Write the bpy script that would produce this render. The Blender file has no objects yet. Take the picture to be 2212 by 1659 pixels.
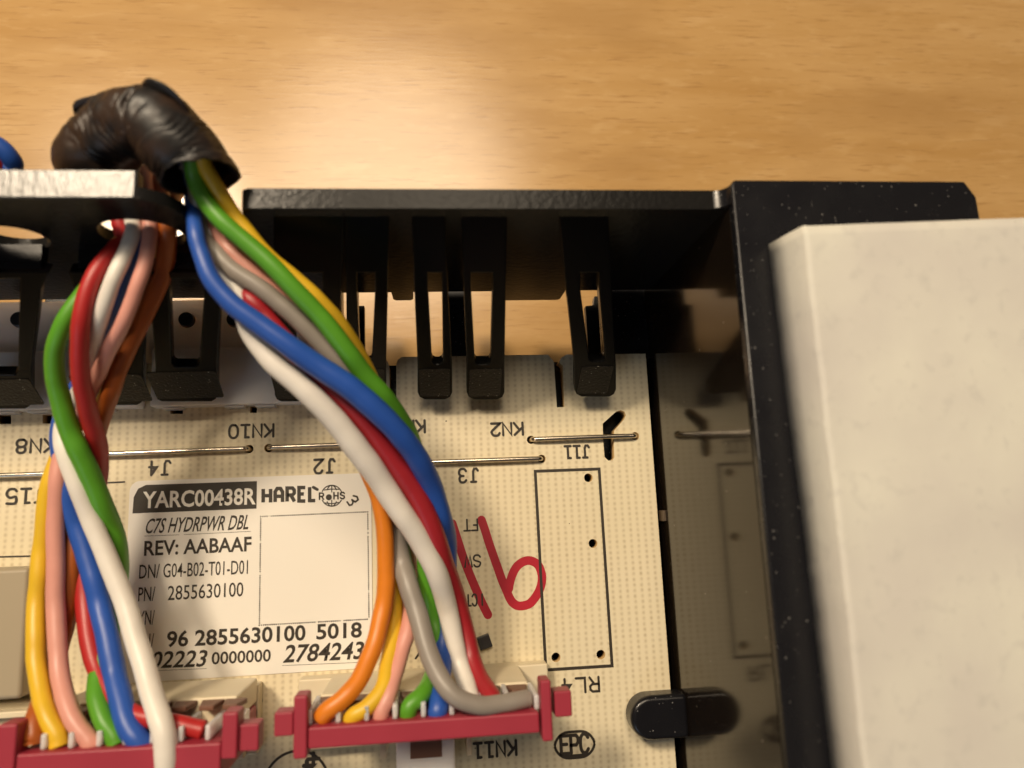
import bpy, bmesh, math, random
from mathutils import Vector, Matrix, noise
random.seed(7)
S = bpy.context.scene
C = S.collection
S.unit_settings.system = 'METRIC'
S.unit_settings.scale_length = 0.01            # one Blender unit is one centimetre
U = 0.0045                                     # working unit in cm (about 1/22 mm)
HC = 1597.0                                    # camera height above the board, working units

# ------------------------------------------------------------------ camera
T_, S_, R_ = 0.17416845, 0.11148289, 0.02381681
FW = Vector((math.sin(S_), math.sin(T_), -1.0)).normalized()
_x = Vector((1, 0, 0)); RT = (_x - FW * _x.dot(FW)).normalized(); UP = RT.cross(FW)
RT, UP = (math.cos(R_) * RT - math.sin(R_) * UP), (math.sin(R_) * RT + math.cos(R_) * UP)
cam = bpy.data.cameras.new('camera'); camo = bpy.data.objects.new('camera', cam); C.objects.link(camo)
M = Matrix((RT, UP, -FW)).transposed().to_4x4(); M.translation = Vector((0, 0, HC * U)); camo.matrix_world = M
cam.sensor_width = 36; cam.lens = 36 * 1597 / 2212
cam.clip_start = 0.05; cam.clip_end = 500
cam.dof.use_dof = True
cam.dof.focus_distance = 7.22
cam.dof.aperture_fstop = 0.31
cam.dof.aperture_blades = 0
S.camera = camo

# ------------------------------------------------------------------ light
W = bpy.data.worlds.new('World'); S.world = W; W.use_nodes = True
bg = W.node_tree.nodes['Background']; bg.inputs[0].default_value = (1.0, 0.84, 0.72, 1); bg.inputs[1].default_value = 0.085
def lamp(name, d, dist, size, power, col):
    L = bpy.data.lights.new(name, 'AREA'); L.shape = 'DISK'; L.size = size; L.energy = power; L.color = col
    o = bpy.data.objects.new(name, L); C.objects.link(o)
    d = Vector(d).normalized(); o.location = d * dist
    o.rotation_euler = d.to_track_quat('Z', 'Y').to_euler()
    return o
lamp('key_lamp', (-0.50, 0.58, 1), 30, 4.6, 7200, (1, 0.82, 0.60))
lamp('second_lamp', (-0.055, 0.486, 1), 120, 40, 66000, (1, 0.82, 0.60))
lamp('cool_fill', (-0.7, -1.0, 0.85), 110, 45, 9500, (0.66, 0.80, 1.0))  # cool fill added to lift the dark left sockets; no window is known
S.view_settings.view_transform = 'Standard'; S.view_settings.look = 'None'
S.view_settings.exposure = 0; S.view_settings.gamma = 1
S.render.engine = 'CYCLES'
S.cycles.use_denoising = True
S.cycles.max_bounces = 8

# ------------------------------------------------------------------ geometry helpers
def ray(px, py):
    return RT * ((px - 1106) / 1597.0) - UP * ((py - 829.5) / 1597.0) + FW
def P(px, py, h=0.0):                           # where a sight line meets the level h above the board
    d = ray(px, py); k = (h - HC) / d.z
    return Vector((d.x * k, d.y * k, h))
def PY(px, py, Y):
    d = ray(px, py); k = Y / d.y
    return Vector((d.x * k, Y, HC + d.z * k))
def PX(px, py, X):
    d = ray(px, py); k = X / d.x
    return Vector((X, d.y * k, HC + d.z * k))

def mat(name, col, rough=0.5, metal=0.0, spec=0.5, build=None):
    m = bpy.data.materials.new(name); m.use_nodes = True
    b = m.node_tree.nodes['Principled BSDF']
    b.inputs['Base Color'].default_value = (*col, 1); b.inputs['Roughness'].default_value = rough
    b.inputs['Metallic'].default_value = metal; b.inputs['Specular IOR Level'].default_value = spec
    if build: build(m.node_tree, b)
    return m
def nd(nt, t, **kw):
    n = nt.nodes.new(t)
    for k, v in kw.items():
        if k.startswith('i_'):
            n.inputs[k[2:].replace('_', ' ')].default_value = v
        else: setattr(n, k, v)
    return n
def coords(nt, scale=(1, 1, 1)):
    t = nd(nt, 'ShaderNodeTexCoord'); m = nd(nt, 'ShaderNodeMapping'); m.inputs['Scale'].default_value = scale
    nt.links.new(t.outputs['Object'], m.inputs[0]); return m.outputs[0]
def ramp(nt, src, stops):
    r = nd(nt, 'ShaderNodeValToRGB'); nt.links.new(src, r.inputs[0])
    e = r.color_ramp.elements
    while len(e) < len(stops): e.new(0.5)
    for q, (p, c) in zip(e, stops):
        q.position = p; q.color = (*c, 1) if len(c) == 3 else c
    return r.outputs[0]
def mixc(nt, fac, a, b, mode='MIX'):
    m = nd(nt, 'ShaderNodeMix', data_type='RGBA', blend_type=mode)
    for s, i in ((fac, 0), (a, 6), (b, 7)):
        if hasattr(s, 'links'): nt.links.new(s, m.inputs[i])
        else: m.inputs[i].default_value = s if i == 0 else (*s, 1)
    return m.outputs[2]
def bump(nt, b, src, strength, dist=0.01):
    n = nd(nt, 'ShaderNodeBump'); n.inputs['Strength'].default_value = strength; n.inputs['Distance'].default_value = dist
    nt.links.new(src, n.inputs['Height']); nt.links.new(n.outputs[0], b.inputs['Normal'])

def specks(nt, scale, thr):                     # a mask of scattered grains, for dust and for painted sparkle
    v = nd(nt, 'ShaderNodeTexVoronoi', feature='F1'); v.inputs['Scale'].default_value = scale
    nt.links.new(coords(nt), v.inputs['Vector'])
    hue = nd(nt, 'ShaderNodeSeparateColor'); nt.links.new(v.outputs['Color'], hue.inputs[0])
    lim = nd(nt, 'ShaderNodeMath', operation='MULTIPLY'); nt.links.new(hue.outputs[0], lim.inputs[0]); lim.inputs[1].default_value = thr
    pw = nd(nt, 'ShaderNodeMath', operation='POWER'); nt.links.new(hue.outputs[1], pw.inputs[0]); pw.inputs[1].default_value = 3
    l2 = nd(nt, 'ShaderNodeMath', operation='MULTIPLY'); nt.links.new(lim.outputs[0], l2.inputs[0]); nt.links.new(pw.outputs[0], l2.inputs[1])
    lt = nd(nt, 'ShaderNodeMath', operation='LESS_THAN'); nt.links.new(v.outputs['Distance'], lt.inputs[0]); nt.links.new(l2.outputs[0], lt.inputs[1])
    return lt.outputs[0]
def noise_tex(nt, scale, detail=3, vec=None, rough=0.5):
    n = nd(nt, 'ShaderNodeTexNoise'); n.inputs['Scale'].default_value = scale; n.inputs['Detail'].default_value = detail
    n.inputs['Roughness'].default_value = rough
    nt.links.new(vec if vec is not None else coords(nt), n.inputs['Vector']); return n.outputs['Fac']

def b_black(nt, b):
    s = specks(nt, 40, 0.30); n = noise_tex(nt, 3, 4)
    base = mixc(nt, s, (0.008, 0.008, 0.010), (0.17, 0.165, 0.16))
    nt.links.new(base, b.inputs['Base Color'])
    r = ramp(nt, n, [(0.3, (0.20,) * 3), (0.7, (0.34,) * 3)]); nt.links.new(r, b.inputs['Roughness'])
    bump(nt, b, noise_tex(nt, 30, 2), 0.03)
def b_wall(nt, b):
    s = specks(nt, 11, 0.26)
    nt.links.new(mixc(nt, s, (0.010, 0.007, 0.005), (0.20, 0.17, 0.14)), b.inputs['Base Color'])
    bump(nt, b, noise_tex(nt, 4, 2), 0.012, 0.02)
def b_rough(nt, b):
    s = specks(nt, 60, 0.36)  # pale specks painted as sparkle on the grained pads
    nt.links.new(mixc(nt, s, (0.008, 0.0078, 0.0078), (0.42, 0.40, 0.35)), b.inputs['Base Color'])
    bump(nt, b, noise_tex(nt, 45, 3), 0.55, 0.012)
def b_rim(nt, b):
    bump(nt, b, noise_tex(nt, 22, 4), 0.35, 0.01)
def b_grain(nt, b):
    bump(nt, b, noise_tex(nt, 1.0, 4, coords(nt, (26, 9, 9)), .6), 0.36, 0.012)
def b_board(nt, b):
    v = coords(nt)
    sx = nd(nt, 'ShaderNodeSeparateXYZ'); nt.links.new(v, sx.inputs[0])
    def wave(out, period, ph):
        a = nd(nt, 'ShaderNodeMath', operation='MULTIPLY_ADD'); nt.links.new(out, a.inputs[0]); a.inputs[1].default_value = 2 * math.pi / period; a.inputs[2].default_value = ph
        c = nd(nt, 'ShaderNodeMath', operation='SINE'); nt.links.new(a.outputs[0], c.inputs[0])
        h = nd(nt, 'ShaderNodeMath', operation='MULTIPLY_ADD'); nt.links.new(c.outputs[0], h.inputs[0]); h.inputs[1].default_value = .5; h.inputs[2].default_value = .5
        return h.outputs[0]
    wx = wave(sx.outputs[0], 0.0715, 0); wy = wave(sx.outputs[1], 0.052, 0)
    px = nd(nt, 'ShaderNodeMath', operation='POWER'); nt.links.new(wx, px.inputs[0]); px.inputs[1].default_value = 2
    m = nd(nt, 'ShaderNodeMath', operation='MULTIPLY_ADD'); nt.links.new(wy, m.inputs[0]); m.inputs[1].default_value = .75; m.inputs[2].default_value = .25
    mm = nd(nt, 'ShaderNodeMath', operation='MULTIPLY'); nt.links.new(px.outputs[0], mm.inputs[0]); nt.links.new(m.outputs[0], mm.inputs[1])
    n = noise_tex(nt, 14, 3)
    f = nd(nt, 'ShaderNodeMath', operation='MULTIPLY'); nt.links.new(mm.outputs[0], f.inputs[0]); nt.links.new(n, f.inputs[1])
    c1 = mixc(nt, f.outputs[0], (0.77, 0.675, 0.475), (0.40, 0.31, 0.175))
    big = noise_tex(nt, 0.6, 2)
    c2 = mixc(nt, ramp(nt, big, [(.35, (0, 0, 0)), (.7, (.25,) * 3)]), c1, (0.66, 0.60, 0.38))
    s = specks(nt, 6, 0.10)
    nt.links.new(mixc(nt, s, c2, (0.16, 0.12, 0.07)), b.inputs['Base Color'])
    bump(nt, b, mm.outputs[0], 0.08, 0.004)
def b_table(nt, b):
    v = coords(nt, (0.22, 1.5, 1)); n = noise_tex(nt, 1.6, 5, v)
    c = ramp(nt, n, [(0.25, (0.449, 0.258, 0.088)), (0.45, (0.502, 0.305, 0.118)), (0.62, (0.537, 0.335, 0.139)), (0.8, (0.484, 0.284, 0.105))])
    v2 = coords(nt, (0.9, 9, 1)); n2 = noise_tex(nt, 1.7, 4, v2, .6)
    c = mixc(nt, ramp(nt, n2, [(0.58, (0, 0, 0)), (0.74, (.5,) * 3)]), c, (0.405, 0.224, 0.080))
    v3 = coords(nt, (1.2, 3.4, 1)); n3 = noise_tex(nt, 1.3, 2, v3)
    c = mixc(nt, ramp(nt, n3, [(0.60, (0, 0, 0)), (0.72, (.45,) * 3)]), c, (0.598, 0.396, 0.185))
    n4 = noise_tex(nt, 1.0, 4, coords(nt, (2.2, 26, 1)), .65)
    c = mixc(nt, ramp(nt, n4, [(0.56, (0, 0, 0)), (0.70, (.8,) * 3)]), c, (0.352, 0.194, 0.071))
    n5 = noise_tex(nt, 1.0, 3, coords(nt, (3, 11, 1)), .6)
    c = mixc(nt, ramp(nt, n5, [(0.56, (0, 0, 0)), (0.74, (.38,) * 3)]), c, (0.616, 0.413, 0.193))
    n6 = noise_tex(nt, 1.0, 4, coords(nt, (0.35, 0.9, 1)), .55)
    c = mixc(nt, ramp(nt, n6, [(0.48, (0, 0, 0)), (0.66, (.6,) * 3)]), c, (0.396, 0.228, 0.084))
    nt.links.new(c, b.inputs['Base Color'])
    bump(nt, b, n4, 0.06, 0.008)
def b_card(nt, b):
    n = noise_tex(nt, 1.1, 3); n2 = noise_tex(nt, 9, 3)
    c = ramp(nt, n, [(.35, (0.589, 0.566, 0.520)), (.65, (0.664, 0.652, 0.576))])
    c = mixc(nt, ramp(nt, n2, [(.56, (0, 0, 0)), (.78, (.5,) * 3)]), c, (0.488, 0.475, 0.442))
    s = specks(nt, 2.6, 0.13)
    nt.links.new(mixc(nt, s, c, (0.421, 0.406, 0.364)), b.inputs['Base Color'])
    bump(nt, b, n2, 0.15, 0.02)
def b_tape(nt, b):
    n = noise_tex(nt, 3.5, 4)
    c = ramp(nt, n, [(.44, (0.011, 0.010, 0.010)), (.60, (0.034, 0.019, 0.012))])  # brown stop stands for warm light thrown back by the table
    s = specks(nt, 14, 0.16)
    nt.links.new(mixc(nt, s, c, (0.25, 0.22, 0.2)), b.inputs['Base Color'])
    bump(nt, b, noise_tex(nt, 18, 4), 0.18, 0.01)
def wire_mat(name, col, rough=.42):
    def bb(nt, b):
        n = noise_tex(nt, 5, 3)
        d = tuple(x * .80 for x in col)
        nt.links.new(mixc(nt, n, d, col), b.inputs['Base Color'])
        bump(nt, b, noise_tex(nt, 16, 4), 0.12, 0.008)
    return mat(name, col, rough, build=bb)
def b_marker(nt, b):
    nt.links.new(mixc(nt, noise_tex(nt, 7, 3), (0.34, 0.008, 0.022), (0.52, 0.020, 0.042)), b.inputs['Base Color'])
def b_nylon(nt, b):
    b.inputs['Subsurface Weight'].default_value = .85; b.inputs['Subsurface Scale'].default_value = .30
    b.inputs['Subsurface Radius'].default_value = (1, .92, .85)
def b_red(nt, b):
    n = noise_tex(nt, 2.5, 3)
    nt.links.new(mixc(nt, n, (0.28, 0.021, 0.040), (0.36, 0.032, 0.056)), b.inputs['Base Color'])
def b_cream(nt, b):
    n = noise_tex(nt, 3, 3)
    nt.links.new(mixc(nt, n, (0.66, 0.56, 0.38), (0.74, 0.66, 0.48)), b.inputs['Base Color'])

MAT = dict(
    black=mat('glossy_black_plastic', (.01, .01, .01), .2, spec=.32, build=b_black),
    wall=mat('mirror_black_plastic', (.01, .01, .01), .105, spec=.31, build=b_wall),
    latch=mat('smooth_black_plastic', (.006, .006, .006), .25, spec=.09),
    rough=mat('grained_black_plastic', (.01, .01, .01), .34, spec=.2, build=b_rough),
    rim=mat('worn_black_plastic', (.012, .0115, .011), .24, spec=.09, build=b_rim),
    rimtop=mat('bright_worn_plastic', (.014, .013, .012), .29, spec=.62, build=b_grain),
    board=mat('circuit_board_laminate', (.6, .5, .3), .42, build=b_board),
    edge=mat('laminate_edge', (.42, .28, .12), .7),
    ink=mat('black_print', (.030, .022, .014), .55),
    table=mat('wood_laminate', (.5, .3, .15), .185, spec=.45, build=b_table),
    card=mat('white_card', (.8, .75, .65), .85, build=b_card),
    tape=mat('black_tape', (.02, .015, .012), .42, spec=.42, build=b_tape),
    red=mat('raspberry_plastic', (.4, .04, .05), .45, build=b_red),
    cream=mat('cream_plastic', (.7, .6, .4), .4, build=b_cream),
    white=mat('white_plastic', (.87, .85, .82), .4, build=b_nylon),
    peg=mat('dark_peg', (.02, .02, .022), .35),
    relay=mat('tan_component', (.36, .30, .205), .5),
    tin=mat('tinned_wire', (.60, .53, .43), .24, metal=1.0),
    marker=mat('red_marker', (.45, .012, .030), .38, build=b_marker),
    sticker=mat('white_sticker', (.82, .785, .715), .40),
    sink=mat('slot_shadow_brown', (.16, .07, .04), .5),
    nub=mat('brown_nub', (.09, .06, .035), .5),
    dust=mat('edge_wear', (.45, .38, .26), .35),
)

def finish(o, m, parent=None, name=None):
    if m is not None:
        o.data.materials.clear(); o.data.materials.append(MAT[m] if isinstance(m, str) else m)
    if o.name not in C.objects: C.objects.link(o)
    if parent is not None:
        o.parent = parent
    return o
def centre(me):                                 # move a mesh's own origin to its middle
    vs = [v.co for v in me.vertices]
    c = Vector([(min(v[i] for v in vs) + max(v[i] for v in vs)) / 2 for i in range(3)])
    me.transform(Matrix.Translation(-c)); return c
def obj(name, me, m, parent=None, smooth=False, bevel=0, seg=2):
    """me holds working-unit world coordinates"""
    me.transform(Matrix.Scale(U, 4)); c = centre(me)
    o = bpy.data.objects.new(name, me); C.objects.link(o)
    o.location = c
    if parent is not None:
        o.parent = parent; o.location = c - parent.location
        if parent.parent is not None: o.location = c - parent.parent.location - parent.location
    me.materials.clear(); me.materials.append(MAT[m] if isinstance(m, str) else m)
    if smooth:
        for p in me.polygons: p.use_smooth = True
    if bevel:
        b = o.modifiers.new('bevel', 'BEVEL'); b.width = bevel * U; b.segments = seg; b.limit_method = 'ANGLE'; b.angle_limit = math.radians(40); b.harden_normals = True
        for p in me.polygons: p.use_smooth = True
    return o
def tag(o, label=None, cat=None, group=None, kind=None):
    for k, v in (('label', label), ('category', cat), ('group', group), ('kind', kind)):
        if v: o[k] = v
    return o
def thing(name, loc, label, cat, group=None):
    e = bpy.data.objects.new(name, None); C.objects.link(e); e.location = Vector(loc) * U; e.empty_display_size = 0.2
    return tag(e, label, cat, group)
def from_bm(bm):
    bmesh.ops.recalc_face_normals(bm, faces=bm.faces)
    me = bpy.data.meshes.new('mesh'); bm.to_mesh(me); bm.free(); return me
def prism_bm(pts, z0, z1, bm=None):
    bm = bm or bmesh.new(); n = len(pts)
    a = [bm.verts.new((p[0], p[1], z0)) for p in pts]; b = [bm.verts.new((p[0], p[1], z1)) for p in pts]
    bm.faces.new(a[::-1]); bm.faces.new(b)
    for i in range(n): bm.faces.new((a[i], a[(i + 1) % n], b[(i + 1) % n], b[i]))
    return bm
def box_bm(x0, x1, y0, y1, z0, z1, bm=None):
    return prism_bm([(x0, y0), (x1, y0), (x1, y1), (x0, y1)], z0, z1, bm)
def shape(outline, holes, z0, z1):
    """flat plate of any outline with real holes, z0..z1"""
    cu = bpy.data.curves.new('c', 'CURVE'); cu.dimensions = '2D'; cu.fill_mode = 'BOTH'; cu.extrude = (z1 - z0) / 2
    for pts in [outline] + list(holes):
        s = cu.splines.new('POLY'); s.points.add(len(pts) - 1); s.use_cyclic_u = True
        for q, p in zip(s.points, pts): q.co = (p[0], p[1], 0, 1)
    o = bpy.data.objects.new('c', cu); C.objects.link(o)
    dg = bpy.context.evaluated_depsgraph_get(); me = bpy.data.meshes.new_from_object(o.evaluated_get(dg))
    bpy.data.objects.remove(o); bpy.data.curves.remove(cu)
    me.transform(Matrix.Translation((0, 0, (z0 + z1) / 2))); return me
def weld(me):
    bm = bmesh.new(); bm.from_mesh(me); bmesh.ops.remove_doubles(bm, verts=bm.verts, dist=.01); bm.to_mesh(me); bm.free(); return me
def circle(x, y, r, n=20):
    return [(x + r * math.cos(2 * math.pi * i / n), y + r * math.sin(2 * math.pi * i / n)) for i in range(n)]
def rrect(x0, y0, x1, y1, r, n=5):
    out = []
    for cx, cy, a in ((x1 - r, y0 + r, -90), (x1 - r, y1 - r, 0), (x0 + r, y1 - r, 90), (x0 + r, y0 + r, 180)):
        for i in range(n + 1):
            t = math.radians(a + 90 * i / n); out.append((cx + r * math.cos(t), cy + r * math.sin(t)))
    return out
def catmull(pts, k=6):
    out = []; n = len(pts)
    for i in range(n - 1):
        p0, p1, p2, p3 = pts[max(i - 1, 0)], pts[i], pts[i + 1], pts[min(i + 2, n - 1)]
        for j in range(k):
            t = j / k
            out.append(.5 * ((2 * p1) + (p2 - p0) * t + (2 * p0 - 5 * p1 + 4 * p2 - p3) * t * t + (3 * p1 - p0 - 3 * p2 + p3) * t ** 3))
    out.append(pts[-1].copy()); return out
def tube(pts, rad, seg=14, caps=True, bm=None):
    bm = bm or bmesh.new(); rings = []; n = len(pts)
    t0 = (pts[1] - pts[0]).normalized(); nrm = t0.orthogonal().normalized()
    for i in range(n):
        t = (pts[min(i + 1, n - 1)] - pts[max(i - 1, 0)]).normalized()
        nrm = (nrm - t * nrm.dot(t)).normalized(); bn = t.cross(nrm)
        r = rad[i] if isinstance(rad, (list, tuple)) else rad
        rings.append([bm.verts.new(pts[i] + (nrm * math.cos(2 * math.pi * k / seg) + bn * math.sin(2 * math.pi * k / seg)) * r) for k in range(seg)])
    for a, b in zip(rings, rings[1:]):
        for k in range(seg): bm.faces.new((a[k], a[(k + 1) % seg], b[(k + 1) % seg], b[k]))
    if caps: bm.faces.new(rings[0][::-1]); bm.faces.new(rings[-1])
    return bm
def ribbon(bm, pts, w, z, closed=False, cap=True):
    """flat inked stroke of width w through 2-D points"""
    n = len(pts); V = [Vector((p[0], p[1])) for p in pts]; L = []; R = []
    for i in range(n):
        a = V[(i - 1) % n] if (closed or i > 0) else None; b = V[(i + 1) % n] if (closed or i < n - 1) else None
        d1 = (V[i] - a).normalized() if a is not None else (b - V[i]).normalized()
        d2 = (b - V[i]).normalized() if b is not None else d1
        n1 = Vector((-d1.y, d1.x)); n2 = Vector((-d2.y, d2.x)); m = n1 + n2
        m = n1 if m.length < 1e-4 else m.normalized()
        k = min(1 / max(m.dot(n1), .35), 1.8) * w / 2
        L.append(bm.verts.new((*(V[i] + m * k), z))); R.append(bm.verts.new((*(V[i] - m * k), z)))
    for i in range(n if closed else n - 1):
        j = (i + 1) % n
        try: bm.faces.new((R[i], R[j], L[j], L[i]))
        except ValueError: pass
    if cap and not closed:
        for e, q, sgn in ((0, V[1], 1), (n - 1, V[n - 2], -1)):
            d = (V[e] - q).normalized(); nn = Vector((-d.y, d.x)); arc = []
            for i in range(1, 6):
                t = math.pi * i / 6
                arc.append(bm.verts.new((*(V[e] + nn * math.cos(t) * w / 2 + d * math.sin(t) * w / 2), z)))
            a, b = (L[e], R[e]) if sgn < 0 else (R[e], L[e])
            try: bm.faces.new([a] + arc + [b])
            except ValueError: pass
    return bm
def up(bm):
    for f in bm.faces:
        f.normal_update()
        if f.normal.z < 0: f.normal_flip()
    me = bpy.data.meshes.new('mesh'); bm.to_mesh(me); bm.free(); return me
def b2(px, py):
    p = P(px, py); return (p.x, p.y)

# ------------------------------------------------------------------ table
tz = -260
o = obj('table', from_bm(box_bm(-7000, 7000, -6000, 8000, tz - 400, tz)), 'table'); tag(o, kind='structure')

# ------------------------------------------------------------------ black housing
YW = 480.0                                       # inner face of the back wall
HB = 30.0                                        # level of that wall's lower edge
HT = PY(940, 451, YW).z                          # level of its rim
TH = P(940, 408, HT).y - YW                      # its thickness
XW = P(1424, 1010).x                             # inner face of the right wall
HR = PX(1640, 1010, XW).z                        # level of the ledge on the right wall
housing = thing('control_housing', (200, 0, tz), 'glossy black plastic housing tray with comb of forked latches holding the board', 'housing')
def vplate(name, outline, holes, y0, y1, m, bevel=4, parent=housing):
    """plate standing in the x-z plane between y0 (front) and y1"""
    me = shape(outline, holes, -y1, -y0); me.transform(Matrix.Rotation(math.pi / 2, 4, 'X'))
    return obj(name, weld(me), m, parent, bevel=bevel)
# right-hand length of the back wall, its rim carries a small lip
x0 = PY(530, 470, YW).x; xc = PX(1589, 388, XW).x
out = [(x0, HB), (XW, HB), (XW, HT)] + [(x0 + 16 - 16 * math.sin(t), HT - 16 + 16 * math.cos(t)) for t in [i * math.pi / 10 for i in range(6)]]
vplate('back_wall', out, [], YW, YW + TH, 'rim')
# left-hand length with two round cable holes and, after it, the low sill of the gap
xl = PY(400, 470, YW - 8).x; YL = YW - 8
HL = PY(150, 430, YL).z; TL = P(150, 366, HL).y - YL
c1 = PY(28, 515, YL); c2 = PY(308, 508, YL)
hl = PY(420, 517, YL).z
out = [(-1500, HB), (x0 - 3, HB), (x0 - 3, hl), (xl, hl), (xl, HL - 60), (xl - 14, HL - 22), (xl - 45, HL), (-1500, HL)]
vplate('back_wall', out, [circle(c1.x, c1.z, 53, 40), circle(c2.x, c2.z, 66, 40)], YL, YL + 20, 'rim', bevel=3)
bm = box_bm(-1500, xl - 47, YL + 20.2, YL + TL, HL - 24, HL - .2); obj('rim_flange', from_bm(bm), 'rim', housing, bevel=2)
bm = box_bm(-1500, xl - 50, YL + 2, YL + TL - 2, HL + .2, HL + 2.4); obj('rim_strip', from_bm(bm), 'rimtop', housing, bevel=.8)
# hanging tabs under the right-hand wall
for a, b in ((843, 893), (1093, 1225)):
    z1 = HB - 1; p = PY(a, 628, YW); q = PY(b, 628, YW); z0 = PY(a, 653, YW).z
    vplate('wall_tab', [(p.x, z1), (q.x, z1), (q.x - 2, z0 + 8), (q.x - 7, z0), (p.x + 7, z0), (p.x + 2, z0 + 8)], [], YW + 4, YW + TH - 4, 'rim', bevel=1.5)
# right wall with the broad ledge on top
yb = P(1800, 389, HR).y
bm = box_bm(XW, XW + 26, -1100, yb - 30, tz + 1, HR - 20); obj('side_wall', from_bm(bm), 'wall', housing)
pr = [P(2085, 395, HR), P(2110, 425, HR), P(2118, 470, HR)]
out = [(XW, -1100), (pr[2].x + 60, -1100), (pr[2].x + 4, pr[2].y - 150), (pr[2].x, pr[2].y), (pr[1].x, pr[1].y), (pr[0].x, yb), (XW + 6, yb), (XW, yb - 8)]
obj('ledge', from_bm(prism_bm(out, HR - 20, HR)), 'black', housing, bevel=4, seg=3)
bm = box_bm(pr[0].x - 40, pr[0].x - 10, -1100, yb - 60, tz + 1, HR - 20); obj('outer_wall', from_bm(bm), 'black', housing)
# fillet that joins rim and ledge
p = P(1518, 408, HT); ye = min(yb - 3, YW + TH - 1.5)
prof = [(p.x + (XW - 1 - p.x) * math.sin(t), HT - 3 + (HR - HT + 1) * (1 - math.cos(t))) for t in [i * math.pi / 16 for i in range(9)]]
vplate('corner_fillet', [(p.x, HB + 60), (XW - 1, HB + 60)] + prof[::-1], [], YW + 1.5, ye, 'black', bevel=1)
# floor of the tray with the ribs that run to the back wall
fy = P(1100, 786, -70).y
bm = box_bm(-1500, XW, -1100, fy, -82, -62); obj('tray_floor', from_bm(bm), 'black', housing)
def rib(a, b, y0, y1, z0, z1, mm='black'):
    p = P(a, y0, z1); q = P(b, y0, z1); ya = max(p.y, P(a, y1, z1).y); yb_ = fy - 6
    obj('rib', from_bm(box_bm(p.x, q.x, yb_, ya, z0, z1)), mm, housing, bevel=2)
for a, b, y0, z0, z1 in ((698, 737, 600, -80, -30), (748, 770, 600, -80, -25), (957, 1004, 600, -80, -20), (1302, 1420, 600, -80, -12), (1415, 1560, 600, -80, -10), (300, 362, 600, -80, -50), (100, 170, 600, -80, -50)):
    rib(a, b, y0, y0, z0, z1)
rib(775, 787, 660, 660, -78, -55, 'rim'); 
p = P(1263, 640, -60); q = P(1291, 640, -60)
obj('rib', from_bm(prism_bm([(p.x, fy - 6), (q.x, fy - 6), (q.x, q.y), (q.x - 8, q.y), (q.x - 12, q.y - 22), (p.x, p.y - 24)], -78, -58)), 'rim', housing, bevel=1.5)
for xx in (-700, 0):                             # feet under the tray
    obj('foot', from_bm(box_bm(xx - 60, xx + 60, -900, -200, tz, -82)), 'black', housing)

# forked latches: flat springs that lean from the wall's top down on to the board
A0 = Vector((0, YW - 6, HT - 40)); hB = 68.0
B0 = Vector((0, P(1010, 850, hB).y, hB)); sl = (A0 - B0).normalized(); nl = Vector((1, 0, 0)).cross(sl).normalized()
def on_latch(px, py):
    d = ray(px, py); o = Vector((0, 0, HC)); k = (A0 - o).dot(nl) / d.dot(nl); p = o + d * k
    return (p.x, (p - B0).dot(sl))
MF = Matrix((( 1, 0, 0), sl, nl)).transposed().to_4x4(); MF.translation = B0
def fork(l0, l1, r0, r1, s0, s1, bot, slot_b, top=470):
    """l/r: outer edge at y 627 and at y 790; s0,s1: slot edges at 627 and at slot bottom"""
    top = 456 if top == 470 else top; lt = l0 - (l1 - l0) * .9; rt = r0 - (r1 - r0) * .9
    out = [(lt, top), (l0, 627), (l1, 790), (l1, bot - 14), (l1 + 4, bot - 5), (l1 + 13, bot), (r1 - 13, bot), (r1 - 4, bot - 5), (r1, bot - 14), (r1, 790), (r0, 627), (rt, top)]
    if top > 500:
        u = on_latch(l0, top); v = on_latch(r0, top); a3 = B0 + sl * u[1] - nl * 2
        obj('latch_arm', from_bm(box_bm(u[0] + 3, v[0] - 3, a3.y + 2, YL - .5, a3.z - 26, a3.z - 4)), 'black', housing)
    a, b = s0; c, d = s1
    t2 = max(top + 15, 590)
    slot = [(a, t2), (b, t2), (b, 627), (d, slot_b - 9), (d - 3, slot_b - 3), (d - 9, slot_b), (c + 9, slot_b), (c + 3, slot_b - 3), (c, slot_b - 9), (a, 627)]
    me = shape([on_latch(*p) for p in out], [[on_latch(*p) for p in slot]], -24, 0); me = weld(me); me.transform(MF)
    lo = obj('latch', me, 'latch', housing, bevel=2.5); lo.modifiers[0].harden_normals = False
    for q in lo.data.polygons: q.use_smooth = False
    g0, g1 = on_latch(l1 + 5, bot - 7), on_latch(r1 - 5, slot_b + 8)
    me = from_bm(prism_bm(rrect(g0[0], g0[1], g1[0], g1[1], 5, 3), -1, 1.2)); me.transform(MF); obj('grip_pad', me, 'rough', lo)
fork(895, 902, 968, 977, (925, 955), (933, 957), 863, 788)
fork(1002, 1008, 1093, 1090, (1018, 1064), (1026, 1060), 863, 788)
fork(1223, 1241, 1322, 1331, (1254, 1294), (1273, 1307), 857, 782)
fork(748, 752, 838, 834, (771, 810), (778, 803), 863, 788)
fork(592, 593, 737, 728, (634, 697), (640, 688), 868, 793)
fork(322, 335, 478, 470, (366, 441), (371, 430), 868, 793, 588)
fork(160, 174, 315, 309, (205, 279), (209, 268), 876, 800, 588)
fork(-80, -66, 88, 67, (-30, 42), (-25, 38), 884, 810, 588)
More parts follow.
